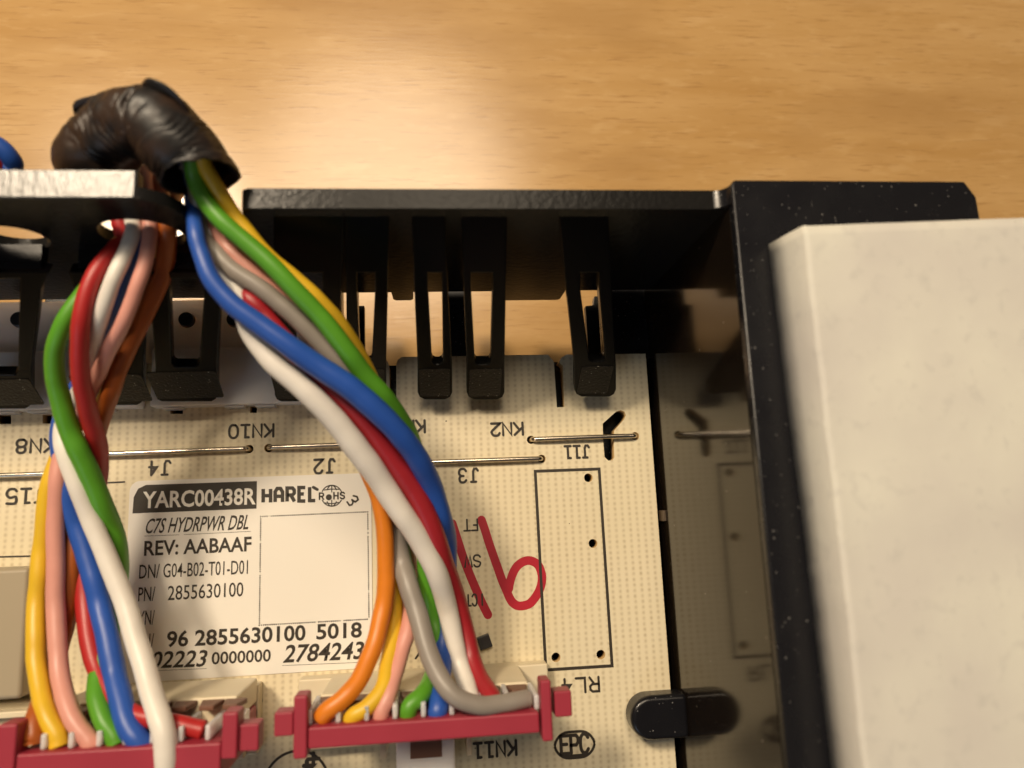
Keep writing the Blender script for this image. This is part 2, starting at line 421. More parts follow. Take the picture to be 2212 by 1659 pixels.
# rounded boss that reaches from the right wall over the board
bz = 62; p = P(1364, 1556, bz); r = (P(1420, 1508, bz).y - P(1420, 1606, bz).y) / 2
out = [(XW + 4, p.y - r), (XW + 4, p.y + r)] + [(p.x + r - r * math.sin(t), p.y + r * math.cos(t)) for t in [math.pi * i / 14 for i in range(15)]]
obj('boss', from_bm(prism_bm(out, 8, bz)), 'black', housing, bevel=11, seg=5)
p = PX(1428, 1102, XW); q = PX(1450, 1126, XW)
obj('nub', from_bm(box_bm(XW - 6, XW + 4, P(1440, 1126, 20).y, P(1440, 1102, 20).y, -10, 20)), 'nub', housing, bevel=2)

# ------------------------------------------------------------------ circuit board
board = thing('circuit_board', (0, 0, -62), 'cream printed circuit board with black silkscreen text and red handwritten 16', 'circuit board')
BX = P(1430, 1240).x
outl = [(BX, -1050), (BX, P(1388, 764).y)] + [b2(*p) for p in ((1224, 766), (1212, 773), (1208, 783), (1216, 790), (1219, 879), (1203, 880), (1197, 790), (1196, 781), (1184, 766), (868, 771), (859, 778), (856, 790), (856, 862), (842, 862), (841, 792), (836, 779), (826, 776))]
yy = b2(826, 776)[1]
outl += [(-1300, yy), (-1300, -1050)]
holes = []
def hole(px, py, r): holes.append(circle(*b2(px, py), r, 18))
jh = [(1147, 950), (1372, 942), (1170, 991), (538, 970), (580, 968), (905, 1000)]
for q in jh: hole(*q, 9)
for q in ((1271, 1032), (1281, 1174), (1201, 1420), (1298, 1414)): hole(*q, 9.5)
bo = [(1302, 915), (1331, 889), (1341, 886), (1349, 889), (1352, 897), (1348, 906), (1327, 930), (1326, 960), (1327, 988), (1323, 994), (1314, 995), (1306, 987), (1303, 950)]
holes.append([b2(*p) for p in bo])
for a, b, c, d in ((368, 880, 395, 894), (540, 878, 555, 892), (92, 896, 112, 915), (-10, 896, 24, 916)):
    holes.append([b2(a, b), b2(a, d), b2(c, d), b2(c, b)])
me = weld(shape(outl, holes, -34, 0))
o = obj('board_plate', me, 'board', board)
o.data.materials.append(MAT['edge'])
for p in o.data.polygons:
    if abs(p.normal.z) < .5: p.material_index = 1
for xx, yy_ in ((-600, -100), (100, -300), (520, -250), (520, 150), (-600, 250)):
    obj('standoff', from_bm(box_bm(xx - 12, xx + 12, yy_ - 12, yy_ + 12, -62, -34)), 'black', housing)

def jumper(a, b, r=5.2, hh=11):
    A = P(*a); B = P(*b); d = (B - A).normalized(); z = Vector((0, 0, 1))
    pts = [A - z * 30, A - z * 6 + d * .5, A + z * (hh - 7) + d * 2.0, A + z * (hh - 1.5) + d * 7, A + z * hh + d * 16]
    pts2 = [B - z * 30, B - z * 6 - d * .5, B + z * (hh - 7) - d * 2.0, B + z * (hh - 1.5) - d * 7, B + z * hh - d * 16]
    mid = [A.lerp(B, t) + z * (hh + 1.5 * math.sin(t * 3.14)) for t in (.25, .5, .75)]
    path = catmull(pts + mid + pts2[::-1], 5)
    return obj('jumper_wire', from_bm(tube(path, r, 12)), 'tin', board, smooth=True)
jumper((1147, 950), (1372, 942)); jumper((905, 1000), (1170, 991)); jumper((150, 985), (538, 970)); jumper((580, 968), (905, 956)); jumper((-120, 1032), (180, 1022))

# ---- stroke lettering for the silkscreen
G = {  # unit cell 0..1 wide, 0..1 tall, y up
 'K': [[(0, 0), (0, 1)], [(.95, 1), (.12, .45)], [(.35, .62), (1, 0)]], 'N': [[(0, 0), (0, 1), (.95, 0), (.95, 1)]],
 '1': [[(.12, 1), (.5, 1), (.5, 0)], [(.05, 0), (.95, 0)]], 'I': [[(.2, 0), (.2, 1)]],
 '0': [[(.3, 0), (.7, 0), (.95, .25), (.95, .75), (.7, 1), (.3, 1), (.05, .75), (.05, .25), (.3, 0)]],
 '8': [[(.3, 0), (.7, 0), (.92, .15), (.92, .38), (.7, .54), (.3, .54), (.08, .38), (.08, .15), (.3, 0)], [(.3, .54), (.12, .68), (.12, .86), (.3, 1), (.7, 1), (.88, .86), (.88, .68), (.7, .54)]],
 '2': [[(.05, .82), (.25, 1), (.72, 1), (.92, .82), (.9, .62), (.05, .05), (.05, 0), (.98, 0)]],
 '3': [[(.05, .86), (.3, 1), (.72, 1), (.92, .84), (.9, .64), (.68, .53), (.4, .53)], [(.68, .53), (.95, .38), (.95, .16), (.72, 0), (.28, 0), (.05, .16)]],
 '4': [[(.70, 0), (.70, 1)], [(.70, 1), (.1, .42), (.95, .42)], [(.62, .85), (.3, .5), (.62, .5)]],
 '5': [[(.9, 1), (.1, 1), (.08, .55), (.6, .6), (.92, .42), (.92, .18), (.68, 0), (.25, 0), (.05, .14)]],
 'J': [[(.3, 1), (.95, 1)], [(.65, 1), (.65, .2), (.5, 0), (.2, 0), (.02, .16)]],
 'F': [[(.05, 0), (.05, 1), (.95, 1)], [(.05, .52), (.65, .52)]], 'T': [[(0, 1), (1, 1)], [(.5, 1), (.5, 0)]],
 'S': [[(.92, .84), (.7, 1), (.28, 1), (.06, .82), (.1, .62), (.85, .42), (.94, .2), (.72, 0), (.26, 0), (.04, .16)]],
 'W': [[(0, 1), (.25, 0), (.5, .8), (.75, 0), (1, 1)]],
 'C': [[(.95, .82), (.7, 1), (.3, 1), (.05, .75), (.05, .25), (.3, 0), (.7, 0), (.95, .18)]],
 'R': [[(.05, 0), (.05, 1), (.7, 1), (.92, .85), (.92, .62), (.7, .48), (.05, .48)], [(.5, .48), (.95, 0)]],
 'L': [[(.05, 1), (.05, 0), (.95, 0)]], 'E': [[(.95, 1), (.05, 1), (.05, 0), (.95, 0)], [(.05, .52), (.75, .52)]],
 'P': [[(.05, 0), (.05, 1), (.7, 1), (.95, .85), (.95, .6), (.7, .45), (.05, .45)]],
 'H': [[(.05, 0), (.05, 1)], [(.95, 0), (.95, 1)], [(.05, .5), (.95, .5)]],
 'A': [[(.05, 0), (.05, .75), (.3, 1), (.7, 1), (.95, .75), (.95, 0)], [(.05, .42), (.95, .42)]],
 '+': [[(.1, .5), (.9, .5)], [(.5, .1), (.5, .9)]],
}
def round_corners(pts):
    if len(pts) < 5: return pts
    q = [Vector((*p, 0)) for p in pts]
    return [(v.x, v.y) for v in catmull(q, 4)]
def strokes(text, cx, cy, h, cw, gap, w, flip=True, z=.9, bm=None, slant=0, rot=0):
    own = bm is None; bm = bm or bmesh.new()
    c = P(cx, cy); tot = len(text) * cw + (len(text) - 1) * gap; x = -tot / 2; k = 0
    sg = -1 if flip else 1; cr, sr = math.cos(rot), math.sin(rot)
    for ch in text:
        for st in G[ch]:
            pts = [(x + a * cw + slant * b * h, (b - .5) * h) for a, b in (round_corners(st) if ch in '0823S5C' else st)]
            pts = [(a * cr - b * sr, a * sr + b * cr) for a, b in pts]
            ribbon(bm, [(c.x + sg * a, c.y + sg * b) for a, b in pts], w * 1.22, z + .05 * k); k += 1
        x += cw + gap
    return obj('silkscreen_text', up(bm), 'ink', board) if own else bm
strokes('KN8', 77, 963, 26, 20, 7, 4.2); strokes('KN10', 543, 931, 26, 18, 6, 4.0); strokes('KN2', 1095, 927, 26, 19, 6, 4.4)
strokes('KN1', 884, 922, 26, 18, 6, 4.4); strokes('KN11', 1069, 1618, 27, 17, 6, 4.6)
strokes('J4', 345, 1011, 28, 18, 7, 3.8); strokes('J2', 701, 1007, 28, 17, 8, 4.2); strokes('J3', 1012, 1027, 28, 16, 9, 4.2)
strokes('J11', 1246, 976, 26, 15, 5, 4.2); strokes('J15', 56, 1071, 28, 20, 7, 4.2)
strokes('FT', 1017, 1134, 23, 13, 3, 3.0); strokes('SW', 1021, 1212, 23, 15, 3, 3.0); strokes('ICT', 1025, 1296, 22, 10, 3, 3.0)
strokes('RL4', 1254, 1480, 28, 21, 8, 4.0)
bm = bmesh.new(); strokes('EPC', 1241, 1607, 34, 17, 3.5, 5.4, False, bm=bm)
a = b2(1199, 1640); b = b2(1283, 1577); ribbon(bm, rrect(a[0], a[1], b[0], b[1], 30, 7), 5.2, .9, True)
ribbon(bm, [b2(1217, 1634), b2(1266, 1630)], 5.5, 1.0); obj('epc_mark', up(bm), 'ink', board)
bm = bmesh.new(); ribbon(bm, [b2(*p) for p in ((1156, 1018), (1294, 1013), (1322, 1438), (1179, 1447))], 6.2, .8, True); obj('relay_outline', up(bm), 'ink', board)
for st, w in (([(228, 1043), (269, 1041)], 3.2), ([(-40, 1204), (72, 1201), (73, 1262)], 3.2), ([(892, 1284), (870, 1286), (872, 1340), (892, 1339)], 3.2),
              ([(300, 1503), (564, 1486), (566, 1515)], 3.4), ([(1000, 1441), (1165, 1432)], 2.2), ([(660, 1463), (790, 1456)], 2.2), ([(906, 1410), (898, 1422)], 4)):
    bm = bmesh.new(); ribbon(bm, [b2(*p) for p in st], w, .8); obj('silkscreen_line', up(bm), 'ink', board)
bm = bmesh.new(); c = b2(640, 1695); ribbon(bm, circle(c[0], c[1], 62, 40), 5, .8, True); strokes('+', 677, 1639, 26, 26, 0, 6, True, 1.0, bm); strokes('4', 668, 1655, 20, 22, 0, 7, True, 1.2, bm)
obj('polarity_mark', up(bm), 'ink', board)
bm = bmesh.new()
m1 = [(977, 1131), (988, 1165), (1000, 1202), (1014, 1239), (1027, 1270), (1041, 1302), (1054, 1328)]
m6 = [(1040, 1123), (1048, 1146), (1056, 1172), (1066, 1201), (1076, 1229), (1084, 1252), (1093, 1273), (1101, 1292), (1109, 1303), (1122, 1309), (1142, 1305), (1155, 1292), (1165, 1275), (1170, 1258), (1170, 1240), (1162, 1220), (1146, 1211), (1131, 1213), (1117, 1223), (1108, 1238), (1102, 1256), (1099, 1272)]
for k, st in enumerate((m1, m6)):
    pts = [(v.x, v.y) for v in catmull([P(*q) for q in st], 3)]; ribbon(bm, pts, 18, .35 + .1 * k)
# the loop's closing stroke lies over its start by a hair
for i, v in enumerate(bm.verts): v.co.z += i * 0.0006
obj('marker_writing', up(bm), 'marker', board)

# ---- parts soldered on the board
p = P(20, 1228, 88)
obj('relay', from_bm(box_bm(P(-200, 1300, 88).x, P(58, 1300, 88).x, P(20, 1512, 88).y, P(20, 1228, 88).y, 0, 88)), 'relay', board, bevel=9, seg=4)
c = P(1046, 1385); bm = box_bm(-13, 13, -13, 13, 0, 16); me = from_bm(bm); me.transform(Matrix.Translation(c) @ Matrix.Rotation(.30, 4, 'Z'))
obj('chip_resistor', me, 'peg', board, bevel=1.5)
def edge_connector(x0, x1, pegs):
    yf = P(400, 876, 34).y; ym = P(400, 752, 34).y; yk = P(400, 652, -5).y
    a = P(x0, 810, 34).x; b = P(x1, 810, 34).x
    bm = box_bm(a, b, yf, ym, -36, 34); o = obj('edge_connector', from_bm(bm), 'white', board, bevel=3)
    bm = box_bm(a + 3, b - 3, ym - 1, yk, -58, 8); obj('connector_shelf', from_bm(bm), 'white', o, bevel=2)
    for q in pegs:
        c = P(q, 692, 8); bm = bmesh.new(); bmesh.ops.create_cone(bm, cap_ends=True, segments=24, radius1=17, radius2=15, depth=14)
        bmesh.ops.translate(bm, verts=bm.verts, vec=(c.x, c.y, 14)); obj('peg', from_bm(bm), 'peg', o, bevel=2)
    n = int((b - a) / 62)
    for i in range(n):                                      # feet moulded along the front edge
        xx = a + 20 + i * 62
        if i % 3 != 1: obj('moulded_foot', from_bm(box_bm(xx, xx + 40, yf - 5, yf - .3, -2, 24)), 'white', o, bevel=1.5)
edge_connector(-180, 302, (45,)); edge_connector(326, 700, (405, 508))

# ---- pin headers of the two plugs
def header(x0, x1, y0, y1, h, px_slot=None):
    a = P(x0, y0).x; b = P(x1, y0).x; yk = P((x0 + x1) / 2, y0).y; yf = P((x0 + x1) / 2, y1).y
    o = obj('pin_header', from_bm(box_bm(a, b, yf, yk, 0, h)), 'cream', board, bevel=4)
    return o, a, b, yf, yk
h1, a, b, yf, yk = header(-60, 568, 1490, 1640, 40)
obj('header_wall', from_bm(box_bm(a + 10, b - 14, yk - 26, yk - 14, 39, 62)), 'cream', h1, bevel=3)
obj('header_wall', from_bm(box_bm(b - 34, b - 20, yf, yk - 26.5, 39, 62)), 'cream', h1, bevel=3)
h2, a, b, yf, yk = header(652, 1178, 1442, 1590, 40)

# ------------------------------------------------------------------ plugs
def plug(label, xs, rail, hr, hb, ybase, xb):
    """rail: four image points of the red bar's top at level hr: left-back, right-back, right-front, left-front"""
    q = [P(*p, hr) for p in rail]
    base = thing('plug', ((q[0].x + q[1].x) / 2, (q[0].y + q[2].y) / 2, 40), label, 'plug', 'red-topped cable plugs')
    ex = (q[1] - q[0]).normalized(); ey = Vector((-ex.y, ex.x, 0)); Lx = (q[1] - q[0]).length; dy = (q[0] - q[3]).length
    MM = Matrix((ex, ey, (0, 0, 1))).transposed().to_4x4(); MM.translation = Vector((q[0].x, q[0].y, 0))
    def part(name, x0, x1, y0, y1, z0, z1, m, bv=3, par=base):
        me = from_bm(box_bm(x0, x1, y0, y1, z0, z1)); me.transform(MM); return obj(name, me, m, par, bevel=bv)
    inv = MM.inverted(); xm = (rail[0][0] + rail[1][0]) / 2
    ybase = (inv @ P(xm, ybase, hb)).y
    body = part('plug_body', 4, Lx - 4, 1, ybase, 41, hb, 'cream', 4)
    wx = [(inv @ P(px, py, hr - 20)).x for px, py in xs]
    edges = [wx[0] - (wx[1] - wx[0]) / 2] + [(u + v) / 2 for u, v in zip(wx, wx[1:])] + [wx[-1] + (wx[-1] - wx[-2]) / 2]
    for e in edges:
        part('divider', e - 4, e + 4, .8, 24, hb - 2, hr - 12, 'white', 2)
    for u in wx:                                             # brown blocks standing in for the shaded opening behind each slot
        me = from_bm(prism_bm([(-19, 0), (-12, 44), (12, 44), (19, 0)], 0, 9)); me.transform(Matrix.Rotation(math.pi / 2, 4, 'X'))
        me.transform(Matrix.Translation((u, ybase - 4, hb - 1))); me.transform(MM); obj('slot_shade_arch', me, 'sink', base, bevel=2)
    def partpx(name, a, b, z0, z1, m, bv=3):
        p = inv @ P(*a, z1); q = inv @ P(*b, z1)
        return part(name, p.x, q.x, q.y, p.y, z0, z1, m, bv)
    cover = part('cover_bar', 0, Lx, -dy, 0, 60, hr, 'red', 4)
    return base, part, Lx, dy, partpx
plugR, part, Lx, dy, ppx = plug('raspberry red plug bar on the right white header above KN11', [(701, 1545), (762, 1541), (823, 1537), (884, 1533), (945, 1529), (1006, 1525), (1067, 1521), (1128, 1517)],
     ((664, 1572), (1165, 1538), (1169, 1586), (664, 1620)), 300, 190, 1486, None)
ppx('end_post', (634, 1504), (663, 1640), 262, 306, 'red', 4); ppx('end_post', (1167, 1470), (1196, 1602), 262, 306, 'red', 4)
ppx('wing', (592, 1540), (633, 1590), 258, 296, 'red', 3); ppx('wing', (1197, 1494), (1237, 1548), 258, 296, 'red', 3)
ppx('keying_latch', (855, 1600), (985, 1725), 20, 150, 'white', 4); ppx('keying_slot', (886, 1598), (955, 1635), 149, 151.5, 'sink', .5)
ppx('guide_rib', (1007, 1592), (1020, 1632), 20, 120, 'cream', 2); ppx('guide_rib', (820, 1600), (834, 1640), 20, 120, 'cream', 2)
plugL, part, Lx, dy, ppx = plug('raspberry red plug bar on the left cream header at the lower left corner', [(72, 1592), (125, 1594), (190, 1592), (245, 1588), (303, 1585), (362, 1580), (425, 1576), (478, 1572)],
     ((30, 1630), (478, 1604), (480, 1690), (30, 1718)), 300, 190, 1516, None)
ppx('end_post', (-6, 1566), (28, 1680), 262, 306, 'red', 4); ppx('end_post', (480, 1540), (511, 1640), 262, 306, 'red', 4)
ppx('wing', (-60, 1600), (-8, 1650), 258, 296, 'red', 3); ppx('wing', (512, 1566), (558, 1622), 258, 296, 'red', 3)

# ------------------------------------------------------------------ label sticker
stick = thing('label_sticker', (P(540, 1240).x, P(540, 1240).y, 0), 'white printed sticker with YARC00438R header stuck flat on the board', 'label')
def C3(x, y): return (216 + .26848 * x, 999 + .26848 * y)
pl, pr_ = P(*C3(265, 410)), P(*C3(1265, 375)); d2 = P(*C3(2150, 1258)) - P(*C3(1285, 1310))
ang = (math.atan2((pr_ - pl).y, (pr_ - pl).x) + math.atan2(d2.y, d2.x)) / 2
ea = Vector((math.cos(ang), math.sin(ang), 0)); eb = Vector((-ea.y, ea.x, 0)); LO = pl.copy()
def lab(px, py):
    v = P(px, py) - LO; return (v.dot(ea), v.dot(eb))
ML = Matrix((ea, eb, (0, 0, 1))).transposed().to_4x4(); ML.translation = LO
def lobj(name, me, m, bevel=0):
    me.transform(ML); return obj(name, me, m, stick, bevel=bevel)
lx0, ly1 = lab(*C3(245, 170)); lx1 = lab(795, 1200)[0] + 8; ly1 = lab(*C3(1200, 118))[1]; ly0 = lab(500, 1461)[1]
lobj('sticker_sheet', from_bm(prism_bm(rrect(lx0, ly0, lx1, ly1, 20, 6), .5, 2.2)), 'sticker')
hx0, hy0 = lab(*C3(265, 410)); hx1, hy1 = lab(*C3(1265, 150))
lobj('header_bar', from_bm(prism_bm([(hx0, hy0), (hx1, hy0), (hx1, hy1), (hx0 + 24, hy1), (hx0 + 9, hy1 - 7), (hx0 + 1, hy1 - 24)], 2.1, 2.5)), 'ink')
def print_text(s, a, b, cap, bold=.012, slant=0, m='ink', z=2.75, px=C3, name='printed_text'):
    """words from baseline start a to baseline end b, capitals cap tall (crop pixels)"""
    A = lab(*px(*a)); B = lab(*px(*b)); w = B[0] - A[0]; h = cap * .26848 * 1.02
    cu = bpy.data.curves.new('t', 'FONT'); cu.body = s; cu.size = 1; cu.offset = bold; cu.resolution_u = 3; cu.fill_mode = 'FRONT'
    o = bpy.data.objects.new('t', cu); C.objects.link(o); dg = bpy.context.evaluated_depsgraph_get()
    me = bpy.data.meshes.new_from_object(o.evaluated_get(dg)); bpy.data.objects.remove(o); bpy.data.curves.remove(cu)
    xs = [v.co.x for v in me.vertices]; x0, x1 = min(xs), max(xs)
    r = math.atan2(B[1] - A[1], w)
    for v in me.vertices:
        x = (v.co.x - x0) / (x1 - x0) * (w - slant * h); y = v.co.y / .70 * h; x += slant * y
        v.co = (A[0] + x * math.cos(r) - y * math.sin(r), A[1] + x * math.sin(r) + y * math.cos(r), z)
    return lobj(name, me, m)
print_text('YARC00438R', (345, 366), (1255, 333), 118, .022, m='sticker', z=2.9)
print_text('C7S HYDRPWR DBL', (360, 570), (1218, 534), 106, .012, .22)
print_text('REV: AABAAF', (357, 748), (1220, 710), 104, .02)
print_text('DN/ G04-B02-T01-D01', (318, 934), (1192, 894), 100, .004)
print_text('PN/', (310, 1116), (445, 1110), 100, .004); print_text('2855630100', (548, 1107), (1155, 1074), 102, .004)
print_text('YN/', (312, 1306), (440, 1300), 100, .004); print_text('N/', (352, 1490), (436, 1485), 98, .004)
print_text('96', (540, 1481), (712, 1472), 106, .022); print_text('2855630100', (765, 1471), (1655, 1426), 106, .022); print_text('5018', (1742, 1420), (2108, 1402), 106, .022)
print_text('02223', (400, 1652), (872, 1636), 112, .016, .2); print_text('0000000', (900, 1622), (1376, 1596), 84, .016); print_text('2784243', (1474, 1606), (2135, 1574), 120, .018, .2)
def lstroke(bm, pts, w, z, closed=False, cap=True): return ribbon(bm, [lab(*C3(*p)) for p in pts], w, z, closed, cap)
bm = bmesh.new(); k = 0; x = 1312
for ch, w in zip('HAREL', (66, 66, 66, 56, 50)):
    for st in G[ch]:
        lstroke(bm, [(x + a * w, 322 - (x - 1300) * .04 - b * 108) for a, b in st], 7.2, 2.7 + .03 * k, cap=False); k += 1
    x += w + 30
lstroke(bm, [(1718, 200), (1750, 218)], 6, 2.7)
lobj('maker_logo', up(bm), 'ink')
bm = bmesh.new(); cx, cy, r = 1866, 268, 84
def arc(a0, a1, rx, ry, n=14): return [(cx + rx * math.cos(math.radians(a0 + (a1 - a0) * i / n)), cy - ry * math.sin(math.radians(a0 + (a1 - a0) * i / n))) for i in range(n + 1)]
k = 0
for a0, a1, rx in ((25, 155, r), (205, 335, r), (35, 145, 45), (215, 325, 45)):
    lstroke(bm, arc(a0, a1, rx, r), 2.2, 2.65 + .03 * k); k += 1
lstroke(bm, [(1805, 222), (1860, 214), (1925, 216)], 2, 2.8); lstroke(bm, [(1805, 325), (1866, 332), (1925, 322)], 2, 2.83); lstroke(bm, [(1866, 184), (1866, 238)], 2, 2.86); lstroke(bm, [(1866, 305), (1866, 352)], 2, 2.89)
for ch, x, w in (('R', 1766, 36), ('H', 1882, 36), ('S', 1934, 36)):
    for st in G[ch]:
        lstroke(bm, [(x + a * w, 297 - (x - 1760) * .035 - b * 50) for a, b in st], 3, 2.95 + .03 * k); k += 1
c = lab(*C3(1843, 280)); bm.faces.new([bm.verts.new((*q, 3.4)) for q in circle(c[0], c[1], 6.2, 14)])
for i in range(1): lstroke(bm, [(1990 + 60 * 0 + a, b) for a, b in ((0, 318), (18, 345), (38, 340), (48, 318), (38, 300))], 3.6, 2.7); lstroke(bm, [(2028, 300), (2055, 318), (2078, 300), (2068, 275), (2040, 268)], 3.6, 2.74)
lobj('rohs_mark', up(bm), 'ink')
bm = bmesh.new()
def dots(a, b, n):
    A = lab(*C3(*a)); B = lab(*C3(*b))
    for i in range(n):
        if random.random() < .04: continue
        t = i / (n - 1); c = (A[0] + (B[0] - A[0]) * t, A[1] + (B[1] - A[1]) * t); s = 1.15 + random.random() * .35
        bm.faces.new([bm.verts.new((c[0] + u * s, c[1] + v * s, 2.6)) for u, v in ((-1, -1), (1, -1), (1, 1), (-1, 1))])
dots((1295, 435), (2155, 397), 52); dots((1284, 1308), (2150, 1260), 52); dots((1295, 455), (1285, 1290), 50); dots((2155, 418), (2165, 1240), 50)
tag(lobj('dotted_frame', up(bm), 'ink'), kind='stuff')
for st in ([(360, 592), (640, 582)], [(680, 580), (1215, 554)], [(1470, 1632), (2110, 1606)], [(470, 1672), (860, 1656)]):
    bm = bmesh.new(); lstroke(bm, st, .8, 2.6); lobj('underline', up(bm), 'ink')

# ------------------------------------------------------------------ tape sleeve round the cable
pts3 = [Vector((-560, YW + 190, 90)), Vector((-560, YW + 190, 240)), P(204, 350, 430), P(226, 308, 470), P(272, 276, 500), P(328, 268, 518), P(376, 310, 518), P(412, 348, 508), P(446, 410, 496)]
path = catmull(pts3, 40)
RS = 56.0; bm = bmesh.new(); seg = 64; NR = 260; n = len(path); nrm = Vector((0, 1, 0)); fr = []
for i in range(n):
    t = (path[min(i + 1, n - 1)] - path[max(i - 1, 0)]).normalized(); nrm = (nrm - t * nrm.dot(t)).normalized(); fr.append((t, nrm.copy(), t.cross(nrm)))
view = Vector((.50, -.15, 1)).normalized()
def sleeve_pt(t, k, inner):
    th = 2 * math.pi * k / seg; rd = fr[-1][1] * math.cos(th) + fr[-1][2] * math.sin(th)
    cut = .06 * max(0, .2 - rd.x) + .085 * max(0, rd.z) + .008 * noise.noise(Vector((k * .45, 3, 1)))     # the tape is cut at a slant
    p = min(max(t * (1 - max(cut, 0)), 0), 1); f = p * (n - 1); i = int(f); c = path[i].lerp(path[min(i + 1, n - 1)], f - i)
    tt, a, b = fr[i]; cx, sx = math.cos(th), math.sin(th)
    w = (p * 5 + k / seg) % 1.0
    w = (p * 6.5 + k / seg + .12 * noise.noise(Vector((cx, sx, 2)))) % 1.0
    r = RS * (.955 + .055 * min(w * 18, 1) * (1 - .8 * w))                                                 # overlapping turns of tape
    fold = 1.0 if p < .62 else .35
    g = noise.noise(Vector((cx * 1.6, sx * 1.6, p * 7))) * .06
    ph = p * 34 + 1.6 * noise.noise(Vector((cx * 1.4, sx * 1.4, p * 10))); tri = abs((ph % 1.0) * 2 - 1)
    cr = (tri ** 2.0) * .15 * fold * max(0, .35 + noise.noise(Vector((cx * 1.2 + 7, sx * 1.2, p * 12))) * 1.6) * (1 if p > .3 else .6)
    fine = noise.noise(Vector((cx * 4, sx * 4, p * 40))) * .022 * fold
    r *= 1 + g - cr + fine + (.028 if t > .955 else 0)
    return c + (a * cx + b * sx) * r * (.93 if inner else 1)
rings = [[bm.verts.new(sleeve_pt(i / NR, k, False)) for k in range(seg)] for i in range(NR + 1)]
rings += [[bm.verts.new(sleeve_pt(1 - i * .005, k, True)) for k in range(seg)] for i in range(22)]
for a, b in zip(rings, rings[1:]):
    for k in range(seg): bm.faces.new((a[k], a[(k + 1) % seg], b[(k + 1) % seg], b[k]))
sl_ = thing('tape_sleeve', (-420, YW + 150, 100), 'crinkled black tape wrapped round the cable bend behind the housing wall', 'tape sleeve')
obj('tape_wrap', from_bm(bm), 'tape', sl_, smooth=True)
def flap(pts, w, name='tape_flap'):                                       # loose edge of tape that stands off the sleeve
    bm = bmesh.new(); q = catmull(pts, 6); L = []
    for i, p in enumerate(q):
        d = (q[min(i + 1, len(q) - 1)] - q[max(i - 1, 0)]).normalized(); s = math.sin(math.pi * (i + .5) / len(q)); wv = Vector((0, -.5, -.85)) * w * (.25 + .75 * s)
        L.append((bm.verts.new(p), bm.verts.new(p + wv), bm.verts.new(p + wv + Vector((1, 2, -3))), bm.verts.new(p + Vector((1, 3, 0)))))
    for a, b in zip(L, L[1:]):
        for j in range(4): bm.faces.new((a[j], a[(j + 1) % 4], b[(j + 1) % 4], b[j]))
    bm.faces.new(L[0]); bm.faces.new(L[-1][::-1])
    obj(name, from_bm(bm), 'tape', sl_, smooth=True)
flap([P(306, 180, 560), P(318, 172, 572), P(345, 180, 575), P(372, 198, 570), P(396, 224, 560), P(410, 246, 548)], 20)
flap([P(158, 242, 505), P(160, 222, 512), P(196, 210, 516), P(232, 203, 522), P(268, 190, 530)], 20)
flap([P(136, 296, 470), P(140, 272, 478), P(170, 262, 486), P(196, 246, 494)], 20)

# ------------------------------------------------------------------ wires
COL = dict(yellow=wire_mat('yellow_insulation', (.80, .50, .025)), green=wire_mat('green_insulation', (.10, .34, .020)), blue=wire_mat('blue_insulation', (.022, .095, .44)),
           red=wire_mat('red_insulation', (.46, .022, .022)), white=wire_mat('white_insulation', (.86, .81, .73)), grey=wire_mat('grey_insulation', (.30, .265, .23)),
           pink=wire_mat('pink_insulation', (.74, .34, .27)), shaded_red=wire_mat('shaded_red_insulation', (.36, .016, .024)), orange=wire_mat('orange_insulation', (.78, .23, .015)), shaded=wire_mat('shaded_orange_insulation', (.40, .095, .013)))  # right-bundle red and left-bundle orange are darkened to stand for shade
def interp(tab, y):
    for (a, u), (b, v) in zip(tab, tab[1:]):
        if y <= b: return u + (v - u) * max(0, (y - a) / (b - a))
    return tab[-1][1]
HRB = [(340, 505), (430, 470), (630, 430), (750, 395), (900, 330), (1050, 260), (1200, 215), (1300, 205), (1400, 222), (1480, 255), (1520, 268)]
HLB = [(490, 408), (530, 402), (600, 405), (700, 385), (800, 335), (900, 280), (1000, 240), (1150, 190), (1300, 185), (1450, 215), (1550, 258), (1600, 270)]
def wire(col, label, prof, pts, w0, w1, group, start=None, end=None):
    """pts: (px, py, extra height); w0..w1 apparent width at first and last point"""
    v = [Vector(s) for s in (start or [])]; r = []; n = len(pts)
    for i, p in enumerate(pts):
        h = interp(prof, p[1]) + p[2]; q = P(p[0], p[1], h); v.append(q)
    m = len(v)
    path = catmull(v, 7); rad = []; sd = random.random() * 50
    for i, q in enumerate(path[3:-3]):
        q.x += noise.noise(Vector((i * .11, sd, 0))) * 2.2; q.z += noise.noise(Vector((i * .13, sd, 5))) * 2.2
    for i in range(len(path)):
        t = i / (len(path) - 1)
        ww = w0 + (w1[0] - w0) * t / .5 if t < .5 else w1[0] + (w1[1] - w1[0]) * (t - .5) / .5
        k = path[i].z; rad.append(ww / 2 * (HC - k) / HC * (1 + .035 * noise.noise(Vector((i * .25, sd, 9)))))
    if end is not None: pass
    me = from_bm(tube(path, rad, 16)); o = obj('wire', me, COL[col], None, smooth=True)
    return tag(o, label, 'wire', group)
gR = 'wires from the tape sleeve to the right plug'; gL = 'wires from the cable hole to the left plug'
m0 = [tuple(P(405, 300, 520)), tuple(P(425, 322, 512))]
def st(dx, dy, dh): return [tuple(P(400 + dx, 300 + dy, 520 + dh)), tuple(P(420 + dx, 325 + dy, 510 + dh))]
